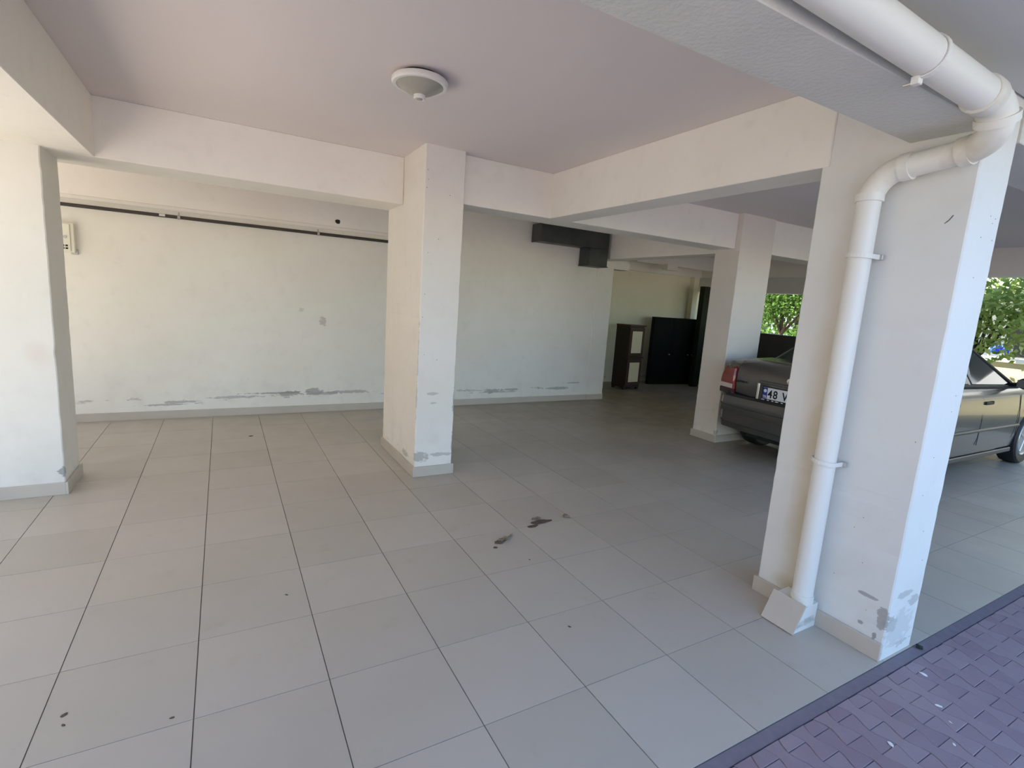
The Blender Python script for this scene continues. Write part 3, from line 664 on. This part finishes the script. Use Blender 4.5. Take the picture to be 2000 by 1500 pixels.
for s in (1, -1):
    b1, b2 = (base[1][0], s * base[1][1], base[1][2]), (base[2][0], s * base[2][1], base[2][2])
    r1, r2 = (roof[1][0], s * roof[1][1], roof[1][2]), (roof[2][0], s * roof[2][1], roof[2][2])
    pane('side_window', [lerp(b1, b2, .10), lerp(b1, b2, .46), lerp(r1, r2, .50), lerp(r1, r2, .10)], 0.08, 0.006, M['glass'], car)
    pane('side_window', [lerp(b1, b2, .48), lerp(b1, b2, .99), lerp(r1, r2, .98), lerp(r1, r2, .53)], 0.07, 0.006, M['glass'], car)
    tube('window_trim', [b1, r1, r2, b2], [.016, .014, .014, .026], M['trim'], car, 8)
    tube('belt_trim', [(b1[0], b1[1] * 1.012, b1[2] - .005), (b2[0] + .1, b2[1] * 1.012, b2[2] - .01)], .018, M['trim'], car, 8)
    # body side moulding, door seams and handles
    tube('side_moulding', [(1.15, s * .853, .50), (3.02, s * .852, .50)], 0.016, M['car_dark'], car, 10)
    for xs in (1.22, 2.02, 3.02):
        tube('door_seam', [(xs, s * .842, .34), (xs - .02, s * .8525, .60), (xs - .03, s * .833, .84)], 0.003, M['trim'], car, 6)
    for xh in (1.32, 2.12):
        h = box('door_handle', xh - .09, xh + .06, s * .845 - .012, s * .845 + .018, .765, .80, M['trim'], car, 0.008, 2)
        lathe('lock', [(0.0, 0.005 * s), (0.018, 0.004 * s), (0.018, -0.01 * s)], M['trim'], h, 14, 'Y', (xh + .085, s * .85, .785))
    # sill line
    box('sill', 1.15, 3.02, s * .815 - .02, s * .815 + .02, .185, .235, M['car_dark'], car, 0.008)
    # mirror
    bmm = bmesh.new(); bmesh.ops.create_uvsphere(bmm, u_segments=14, v_segments=10, radius=1)
    for v in bmm.verts: v.co = Vector((2.70 + v.co.x * .07, s * .945 + v.co.y * .095, .985 + v.co.z * .065))
    mr = bm_obj('wing_mirror', bmm, M['trim'], car, True)
    tube('mirror_arm', [(2.74, s * .78, .95), (2.72, s * .87, .965)], 0.025, M['trim'], mr, 10)
    box('mirror_glass', 2.625, 2.632, s * .945 - .07, s * .945 + .07, .945, 1.025, M['chrome'], mr, 0.002)
    # lights
    P3 = [(.075, .80, .675), (.075, .70, .675), (.088, .685, .70), (.094, .69, .93), (.15, .715, .955), (.19, .80, .94)]
    bmm = bmesh.new()
    sec = [((.060, .625), (.105, .795), (.185, .842)), ((.042, .622), (.09, .805), (.19, .854)), ((.038, .622), (.088, .808), (.195, .856)), ((.042, .624), (.094, .802), (.19, .85)), ((.060, .628), (.125, .788), (.20, .836)), ((.100, .632), (.15, .770), (.21, .810))]
    hs = [.655, .67, .80, .86, .935, .965]
    def light_part(name, i0, i1, mat, par, grow=0.0):
        bmq = bmesh.new(); rr = []
        for i in range(i0, i1 + 1):
            rr.append([bmq.verts.new((x - grow, s * (y + grow), hs[i])) for x, y in sec[i]])
        bk = [[bmq.verts.new((x + .05, s * (y - .03), hs[i])) for x, y in sec[i]] for i in range(i0, i1 + 1)]
        for a in range(len(rr) - 1):
            for k in range(2): bmq.faces.new((rr[a][k], rr[a][k + 1], rr[a + 1][k + 1], rr[a + 1][k])); bmq.faces.new((bk[a][k], bk[a + 1][k], bk[a + 1][k + 1], bk[a][k + 1]))
            bmq.faces.new((rr[a][0], rr[a + 1][0], bk[a + 1][0], bk[a][0])); bmq.faces.new((rr[a][2], bk[a][2], bk[a + 1][2], rr[a + 1][2]))
        for R_, K_ in ((rr[0], bk[0]), (rr[-1], bk[-1])): bmq.faces.new((R_[0], R_[1], R_[2], K_[2], K_[1], K_[0]))
        return bm_obj(name, bmq, mat, par)
    bmm.free()
    L = light_part('tail_light', 0, 5, M['red_lens'], car, 0.014)
    hs2 = hs[:]
    hs[:] = [.655, .66, .715, .86, .935, .965]; light_part('fog_lens', 0, 2, M['smoke_lens'], L, 0.017)
    hs[:] = [.655, .722, .768, .86, .935, .965]; light_part('reversing_lens', 1, 2, M['clear_lens'], L, 0.018)
    hs[:] = hs2
    bmh = bmesh.new()
    for i, (x, y, z) in enumerate([(4.17, s * .35, .60), (4.03, s * .70, .63), (3.92, s * .79, .70), (3.96, s * .73, .76), (4.08, s * .40, .73), (4.06, s * .35, .60), (3.85, s * .70, .66)]): bmh.verts.new((x + .02, y, z))
    bmesh.ops.convex_hull(bmh, input=bmh.verts[:]); bm_obj('headlight', bmh, M['clear_lens'], car)
# bumpers
def bumper(name, pts, prof, mat):
    bmq = bmesh.new(); rows = []
    n = len(pts)
    for i, (x, y) in enumerate(pts):
        a = Vector(pts[max(i - 1, 0)]); b = Vector(pts[min(i + 1, n - 1)]); t = (b - a).normalized(); nn = Vector((t.y, -t.x))
        rows.append([bmq.verts.new((x + nn.x * d, y + nn.y * d, z)) for d, z in prof])
    m = len(prof)
    for i in range(n - 1):
        for k in range(m): bmq.faces.new((rows[i][k], rows[i][(k + 1) % m], rows[i + 1][(k + 1) % m], rows[i + 1][k]))
    bmq.faces.new(rows[0]); bmq.faces.new(rows[-1])
    return bm_obj(name, bmq, mat, car, True, angle=28)
RB = [(.48, -.852), (.30, -.846), (.17, -.815), (.09, -.74), (.055, -.55), (.045, 0), (.055, .55), (.09, .74), (.17, .815), (.30, .846), (.48, .852)]
RBn = RB[::-1]
rb = bumper('rear_bumper', RBn, [(-.03, .66), (.012, .655), (.030, .60), (.034, .545), (.026, .50), (.020, .48), (.020, .38), (.006, .315), (-.03, .30)], M['car'])
bumper_strip = bumper('bumper_strip', RBn, [(.015, .535), (.046, .53), (.050, .50), (.046, .47), (.015, .465)], M['car_dark']); bumper_strip.parent = rb
vl = bumper('valance', RBn[1:-1], [(-.03, .345), (.022, .345), (.012, .29), (-.03, .275)], M['car_dark']); vl.parent = rb
FB = [(3.78, .825), (3.98, .78), (4.14, .66), (4.22, .40), (4.24, 0), (4.22, -.40), (4.14, -.66), (3.98, -.78), (3.78, -.825)]
bumper('front_bumper', FB[::-1] if False else FB, [(-.03, .60), (.0, .58), (.02, .50), (.02, .38), (.0, .25), (-.03, .24)], M['car'])
# boot lid with plate recess
bmq = bmesh.new(); rows = []
for z, dx in ((.665, -.008), (.70, -.022), (.80, -.026), (.90, -.020), (.955, -.006), (.985, .012), (1.018, .045), (1.040, .13), (1.052, .50)):
    row = []
    for y in (-.615, -.59, -.42, -.2, 0, .2, .42, .59, .615):
        e = abs(y) > .61
        cr = 0.02 * (1 - (y / .7) ** 2)
        row.append(bmq.verts.new((.075 + dx - cr + (.02 if e else 0), y, z - (.01 if e and z > 1 else 0) + (.008 * (1 - (y / .7) ** 2) if z > 1 else 0))))
    rows.append(row)
for i in range(len(rows) - 1):
    for k in range(8): bmq.faces.new((rows[i][k], rows[i][k + 1], rows[i + 1][k + 1], rows[i + 1][k]))
bl = bm_obj('boot_lid', bmq, M['car'], car, True, angle=40)
md = bl.modifiers.new('thick', 'SOLIDIFY'); md.thickness = 0.02; md.offset = 0
box('boot_gap', .02, .09, -.70, .70, .640, .668, M['trim'], bl, 0.003)
box('plate_recess', .022, .06, -.305, .305, .668, .835, M['car_dark'], bl, 0.006)
box('handle_bar', .010, .05, -.32, .32, .835, .865, M['car'], bl, 0.008, 2)
for s in (1, -1): box('chrome_edge', .012, .05, s * .318 - .014, s * .318 + .014, .668, .835, M['chrome'], bl, 0.005, 2)
pl = box('license_plate', .0135, .0215, -.262, .262, .690, .805, M['plate'], bl, 0.002)
fr = box('plate_frame', .0155, .022, -.272, .272, .668, .815, M['ink'], pl, 0.002)
for k in range(9): box('frame_print', .0150, .0157, .235 - k * .05, .235 - k * .05 + .022 + .012 * (k % 3 == 0), .674, .682, M['plate'], pl)
box('blue_band', .0125, .0138, .212, .260, .692, .803, M['plate_blue'], pl)
def text(name, body, size, pos, mat, parent, sx=1.0, bold=0.0):
    cu = bpy.data.curves.new(name, 'FONT'); cu.body = body; cu.size = size; cu.extrude = 0.0006; cu.offset = bold; cu.align_x = 'LEFT'
    t = bpy.data.objects.new(name, cu); COL.objects.link(t); bpy.context.view_layer.update()
    me = bpy.data.meshes.new_from_object(t.evaluated_get(bpy.context.evaluated_depsgraph_get())); bpy.data.objects.remove(t)
    me.materials.append(mat) if not me.materials else None
    # text x -> car -y, text y -> z, facing -x
    for v in me.vertices: v.co = Vector((-v.co.z, -v.co.x * sx, v.co.y))
    o = bpy.data.objects.new(name, me); link(o, parent); o.location = pos; return o
for ch, yy in (('4', .205), ('8', .148), ('V', .052)): text('plate_character', ch, 0.112, (.0128, yy, .706), M['ink'], pl, 0.86, 0.0022)
for ch, yy in (('T', .259), ('R', .238)): text('country_letter', ch, 0.034, (.0119, yy, .699), M['plate'], pl, 1.0, 0.0008)
lathe('band_emblem', [(0.010, 0.0118), (0.017, 0.0118), (0.017, 0.0126), (0.010, 0.0126)], M['plate'], pl, 18, 'X', (0, .236, .770))
for k, (y, w) in enumerate(((.62, .03), (.578, .018), (.552, .03), (.515, .02), (.488, .012))): box('badge', .026, .05, y - w - .03, y - .03, .800 + .004 * (k % 2), .822, M['trim'], bl, 0.003)
lathe('boot_badge', [(0.0, .010), (0.028, .012), (0.030, .03)], M['chrome'], bl, 24, 'X', (0, 0, .90))
# wheels
for (x, s) in WHEELS:
    w = lathe('wheel', [(0.205, .07), (0.235, .088), (0.285, .092), (0.305, .075), (0.31, .05), (0.31, -.05), (0.305, -.075), (0.285, -.092), (0.235, -.088), (0.205, -.07)], M['trim'], car, 36, 'Y', (x, s * .755, .31))
    bmw = lathe_bm([(0.208, .075 * s), (0.198, .085 * s), (0.180, .07 * s), (0.175, .02 * s), (0.0, .01 * s)], 32, None, 'Y', (x, s * .755, .31)); rim = bm_obj('rim', bmw, M['alloy'], w, True, angle=30)
    for k in range(5):
        a = 2 * math.pi * k / 5 + .3; dx, dz = math.cos(a), math.sin(a)
        tube('spoke', [(x + dx * .03, s * (.755 + .06), .31 + dz * .03), (x + dx * .188, s * (.755 + .072), .31 + dz * .188)], [0.026, 0.02], M['alloy'], rim, 8)
    lathe('hub_cap', [(0.0, .082 * s), (0.035, .078 * s), (0.038, .03 * s)], M['alloy'], rim, 16, 'Y', (x, s * .755, .31))
box('underbody', .35, 3.95, -.62, .62, .17, .30, M['trim'], car)
tube('exhaust', [(.10, -.45, .27), (.55, -.45, .25)], .025, M['zinc'], car, 12)
# ------------------------------------------------------------------ litter on the floor and paving
def crumb(name, x, y, r, mat, label, cat, z=0.0, sx=1.6, flat=0.45, rot=None, group=None):
    bmq = bmesh.new(); bmesh.ops.create_icosphere(bmq, subdivisions=2, radius=1.0)
    a = random.uniform(0, 6.28) if rot is None else rot
    for v in bmq.verts:
        k = 1 + random.uniform(-.28, .28)
        vx, vy, vz = v.co.x * r * sx * k, v.co.y * r * k, max(v.co.z, -0.6) * r * flat * k
        v.co = Vector((vx * math.cos(a) - vy * math.sin(a), vx * math.sin(a) + vy * math.cos(a), vz + 0.6 * r * flat * 0.9))
    o = bm_obj(name, bmq, mat); o.location = (x, y, z); return tag(o, label, cat, group)
def leaf(name, x, y, L, Wd, rot, label, curl=0.35, cat='dry leaf'):
    bmq = bmesh.new(); g = []
    for i in range(9):
        u = i / 8; w = Wd * math.sin(math.pi * (0.04 + 0.92 * u)) ** 0.8
        g.append([bmq.verts.new(((u - .5) * L, k * w * .5, 0.002 + curl * abs(k) * w * .5 + 0.012 * math.sin(u * 5 + k) ** 2 + random.uniform(0, .002))) for k in (-1, -.5, 0, .5, 1)])
    for i in range(8):
        for k in range(4): bmq.faces.new((g[i][k], g[i][k + 1], g[i + 1][k + 1], g[i + 1][k]))
    o = bm_obj(name, bmq, M['leaf_dry']); o.location = (x, y, 0.0); o.rotation_euler = (0, 0, rot)
    md = o.modifiers.new('thick', 'SOLIDIFY'); md.thickness = 0.0012
    return tag(o, label, cat)
leaf('dry_leaf', 2.985, 0.775, 0.085, 0.035, 0.15, 'curled dry leaf on the floor tiles, the larger of two near the middle')
leaf('dry_leaf', 3.045, 0.80, 0.055, 0.014, 0.5, 'thin twig-like leaf scrap beside the curled leaf', 0.1)
leaf('dry_leaf', 3.345, 0.965, 0.07, 0.03, -0.1, 'dry leaf lying on the dirty tile joint')
crumb('dirt_clump', 2.955, 0.765, 0.022, M['dirt'], 'dark dirt clump against the curled leaf', 'dirt', sx=2.0, flat=0.3, rot=.2)
crumb('dirt_clump', 3.36, 0.925, 0.030, M['dirt'], 'dark soil smear along the open tile joint', 'dirt', sx=2.6, flat=0.12, rot=0.02)
crumb('dirt_clump', 3.27, 0.885, 0.018, M['dirt'], 'flat brown dirt patch under the tile joint', 'dirt', sx=2.4, flat=0.1, rot=0.05)
crumb('mortar_lump', 3.575, 0.93, 0.020, M['leaf_dry'], 'small grey-brown lump at the tile corner', 'debris', sx=1.2, flat=0.6)
crumb('dirt_crumb', 2.894, 0.709, 0.009, M['dirt'], 'tiny dark crumb in front of the curled leaf', 'dirt', sx=1.6)
for (x, y, r, lb) in ((2.864, -0.11, .005, 'dark speck on a blue-lit tile near the paving'), (0.965, 0.197, .007, 'brown scrap on the nearest left tiles, upper one'), (0.973, 0.147, .0045, 'brown scrap on the nearest left tiles, lower one'),
                   (1.685, 3.654, .012, 'small brown scrap on the far tiles left of the middle column'), (1.712, 0.662, .005, 'brown speck near a long tile joint left of the leaves'), (1.285, 0.036, .005, 'grey-brown scuff crumb in the left foreground'), (3.014, 0.506, .004, 'tiny speck on the tile below the curled leaf')):
    crumb('dirt_crumb', x, y, r, M['dirt'], lb, 'dirt', sx=1.7, flat=0.3)
for k, (x, y) in enumerate(((4.123, -1.022), (3.959, -1.143), (3.556, -1.152), (3.78, -1.258), (3.898, -1.203))):
    crumb('plaster_chip', x, y, (.008, .007, .008, .004, .004)[k], M['white_plastic'],
          ('white plaster chip on the paving nearest the right column', 'bright white chip in the middle of the paving', 'white chip at the lower left of the paving', 'tiny white chip beyond the long paving joint', 'faint tiny white chip between two paving joints')[k], 'chip', sx=1.8, flat=0.3)
crumb('weed_tuft', 4.325, -0.922, 0.013, plain('dark_moss', (0.03, 0.05, 0.04, 1), 0.95), 'dark moss tuft at the foot of the right column', 'moss', sx=1.2, flat=0.7)
# ------------------------------------------------------------------ garden on the right
def leaf_mat(name, a, b):
    t = NT(name, 0.5, 0.3); g = t.n.new('ShaderNodeNewGeometry').outputs['Random Per Island']
    c = t.mix(g, a, b); t.col(c)
    tr = t.n.new('ShaderNodeBsdfTranslucent'); t.l.new(c, tr.inputs['Color'])
    mx = t.n.new('ShaderNodeMixShader'); mx.inputs[0].default_value = 0.45
    t.l.new(t.b.outputs[0], mx.inputs[1]); t.l.new(tr.outputs[0], mx.inputs[2]); t.l.new(mx.outputs[0], t.n['Material Output'].inputs['Surface'])
    return t.m
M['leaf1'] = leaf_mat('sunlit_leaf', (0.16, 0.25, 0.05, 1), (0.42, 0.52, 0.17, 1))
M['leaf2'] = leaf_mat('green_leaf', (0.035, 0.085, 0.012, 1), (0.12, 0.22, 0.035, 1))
M['bark'] = plain('bark', (0.10, 0.075, 0.055, 1), 0.9, var=0.25, ns=20)
def foliage(name, blobs, n, size, mat, parent):
    V = np.zeros((n * 4, 3)); per = np.array([b[3] ** 2 for b in blobs], float); per /= per.sum()
    idx = rng.choice(len(blobs), n, p=per)
    B = np.array(blobs)[idx]
    d = rng.normal(size=(n, 3)); d /= np.linalg.norm(d, axis=1)[:, None]
    rad = B[:, 3] * (rng.random(n) ** 0.45)
    c = B[:, :3] + d * rad[:, None] * np.array([1, 1, 0.85])
    nr = rng.normal(size=(n, 3)); nr[:, 2] += 0.8; nr /= np.linalg.norm(nr, axis=1)[:, None]
    u = np.cross(nr, rng.normal(size=(n, 3))); u /= np.linalg.norm(u, axis=1)[:, None]; v = np.cross(nr, u)
    s = size * (0.6 + 0.8 * rng.random(n))[:, None]
    V[0::4] = c - u * s * .5; V[1::4] = c + v * s * .28 + nr * s * .08; V[2::4] = c + u * s * .5; V[3::4] = c - v * s * .28 + nr * s * .08
    me = bpy.data.meshes.new(name); me.vertices.add(n * 4); me.vertices.foreach_set('co', V.ravel())
    F = np.arange(n * 4).reshape(n, 4); tri = np.concatenate([F[:, [0, 1, 2]], F[:, [0, 2, 3]]])
    me.loops.add(len(tri) * 3); me.loops.foreach_set('vertex_index', tri.ravel()); me.polygons.add(len(tri))
    me.polygons.foreach_set('loop_start', np.arange(0, len(tri) * 3, 3)); me.update(); me.validate(); me.materials.append(mat)
    o = bpy.data.objects.new(name, me); link(o, parent); o['kind'] = 'stuff'; return o
def tree(label, x, y, h, blobs, n, size, mat, r=0.07):
    t = thing('garden_tree', label, 'tree', (x, y, -0.01), group='garden trees')
    top = (0.1, 0.05, h); tube('trunk', [(0, 0, 0), (0.03, -.02, h * .4), (0.02, 0.05, h * .7), top], [r, r * .85, r * .6, r * .35], M['bark'], t, 10)
    for b in blobs:
        tube('branch', [(0.02, 0.0, h * .5), ((b[0]) * .5, b[1] * .5, (h * .5 + b[2]) / 2 + .1), (b[0] * .9, b[1] * .9, b[2])], [r * .5, r * .35, r * .12], M['bark'], t, 7)
    foliage('foliage', blobs, n, size, mat, t); return t
tree('sunlit leafy tree beyond the car, right of the drain-pipe column', 13.6, 2.2, 2.0, [(-.1, -.2, 2.1, .75), (-.5, .35, 1.75, .6), (.4, .4, 2.6, .8), (.1, -.9, 2.4, .7), (-.3, -.4, 1.35, .45), (-.4, -.5, 1.9, .6)], 2300, 0.13, M['leaf1'])
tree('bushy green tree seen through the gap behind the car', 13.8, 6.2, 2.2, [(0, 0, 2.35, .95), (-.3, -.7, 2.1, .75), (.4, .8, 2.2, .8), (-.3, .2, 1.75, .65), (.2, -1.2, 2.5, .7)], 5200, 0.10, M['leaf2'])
tree('tall shady tree at the back of the garden', 19.0, 9.0, 4.2, [(0, 0, 4.0, 1.9), (0, -1.8, 3.2, 1.5), (.3, 1.8, 3.4, 1.6), (0, .3, 2.0, 1.3)], 6500, 0.17, M['leaf2'], .14)
tree('broad tree in front of the pale house', 19.5, 2.0, 4.4, [(0, 0, 4.6, 1.7), (0, -1.6, 4.2, 1.4), (.3, 1.7, 4.3, 1.5)], 4200, 0.17, M['leaf1'], .14)
for (tx, ty, lb) in ((13.2, -4.4, 'leafy shade tree nearest the parked car, beyond the end of the paving'), (18.6, -5.6, 'leafy shade tree between the low garden wall and the pale house'),
                     (12.8, -8.6, 'leafy shade tree standing farthest out along the paving edge'), (17.4, -10.2, 'leafy shade tree behind the one at the paving edge'), (15.0, -13.6, 'leafy shade tree at the far corner of the yard')):
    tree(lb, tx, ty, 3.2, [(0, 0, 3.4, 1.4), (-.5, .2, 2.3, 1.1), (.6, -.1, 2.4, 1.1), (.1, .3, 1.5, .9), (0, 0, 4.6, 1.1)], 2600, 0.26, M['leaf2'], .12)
def hedge_thing():
    t = thing('dark_hedge', 'dark shaded hedge low down behind the green tree', 'hedge', (17.0, 9.0, 0))
    tube('stem', [(0, 0, 0), (0, 0, 1.0)], .05, M['bark'], t, 8)
    foliage('foliage', [(0, k * .7 - 2.4, .75, .8) for k in range(8)], 4200, 0.13, M['leaf2'], t)
hedge_thing()
struct(box('garden_ground', 11.25, 60, -40, 60, -0.3, -0.02, plain('dry_garden_soil', (0.24, 0.23, 0.16, 1), 0.95, var=0.2, ns=2)))
gw = thing('garden_wall', 'low yellowish garden wall with white coping behind the car', 'wall', (15.2, 2.0, 0))
yw = plain('ochre_render', (0.46, 0.41, 0.25, 1), 0.85, var=0.1, ns=5)
box('wall_body', -0.1, 0.1, -6.0, 1.4, -.02, 0.93, yw, gw); box('coping', -0.16, 0.16, -6.0, 1.45, 0.93, 1.02, M['white_plastic'], gw, 0.01)
bt = thing('blue_tarpaulin', 'blue sheet showing between the tree leaves above the car', 'tarpaulin', (17.5, 3.07, 0))
bl_m = plain('blue_sheet', (0.02, 0.08, 0.62, 1), 0.5)
bmq = bmesh.new(); gpts = []
for i in range(9):
    gpts.append([bmq.verts.new((0.06 * math.sin(i * 1.7 + j), -0.2 + i * .05, 1.03 + j * .065 + .02 * math.sin(i))) for j in range(4)])
for i in range(8):
    for j in range(3): bmq.faces.new((gpts[i][j], gpts[i + 1][j], gpts[i + 1][j + 1], gpts[i][j + 1]))
o = bm_obj('sheet', bmq, bl_m, bt, True); md = o.modifiers.new('t', 'SOLIDIFY'); md.thickness = 0.01
for y in (-.19, .19): tube('post', [(0.05, y, 0), (0.05, y, 1.24)], 0.03, M['zinc'], bt, 8)
sg = thing('blue_signboard', 'small blue and white board at the foot of the green tree', 'sign', (13.2, 6.05, 0))
box('board', -.012, .012, -.05, .05, .86, 1.11, bl_m, sg, .003); box('white_strip', -.015, -.011, .015, .045, .87, 1.10, M['white_plastic'], sg)
tube('post', [(0, 0, 0), (0, 0, 0.87)], 0.02, M['zinc'], sg, 8)
hs_ = thing('pale_house', 'pale sunlit house far behind the garden trees', 'house', (23.0, 6.0, 0))
hw_ = plain('white_render', (0.80, 0.79, 0.76, 1), 0.8, var=0.04, ns=2)
box('wall_body', 0, 8, -14, 16, 0, 9, hw_, hs_)
for fz in (3.0, 6.0): box('balcony', -1.2, 0.05, -14, 16, fz - .2, fz + .75, hw_, hs_, .02)
for i in range(9):
    for fz in (0.8, 3.9, 6.8):
        wdw = box('window', -0.05, 0.02, -12.5 + i * 3.2, -11.0 + i * 3.2, fz, fz + 1.4, M['pipe_dark'], hs_)
        box('window_frame', -0.07, -0.05, -12.5 + i * 3.2 + .72, -12.5 + i * 3.2 + .78, fz, fz + 1.4, M['white_plastic'], wdw)
box('roof', -0.4, 8.4, -14.4, 16.4, 9, 9.3, M['paving_far'], hs_)
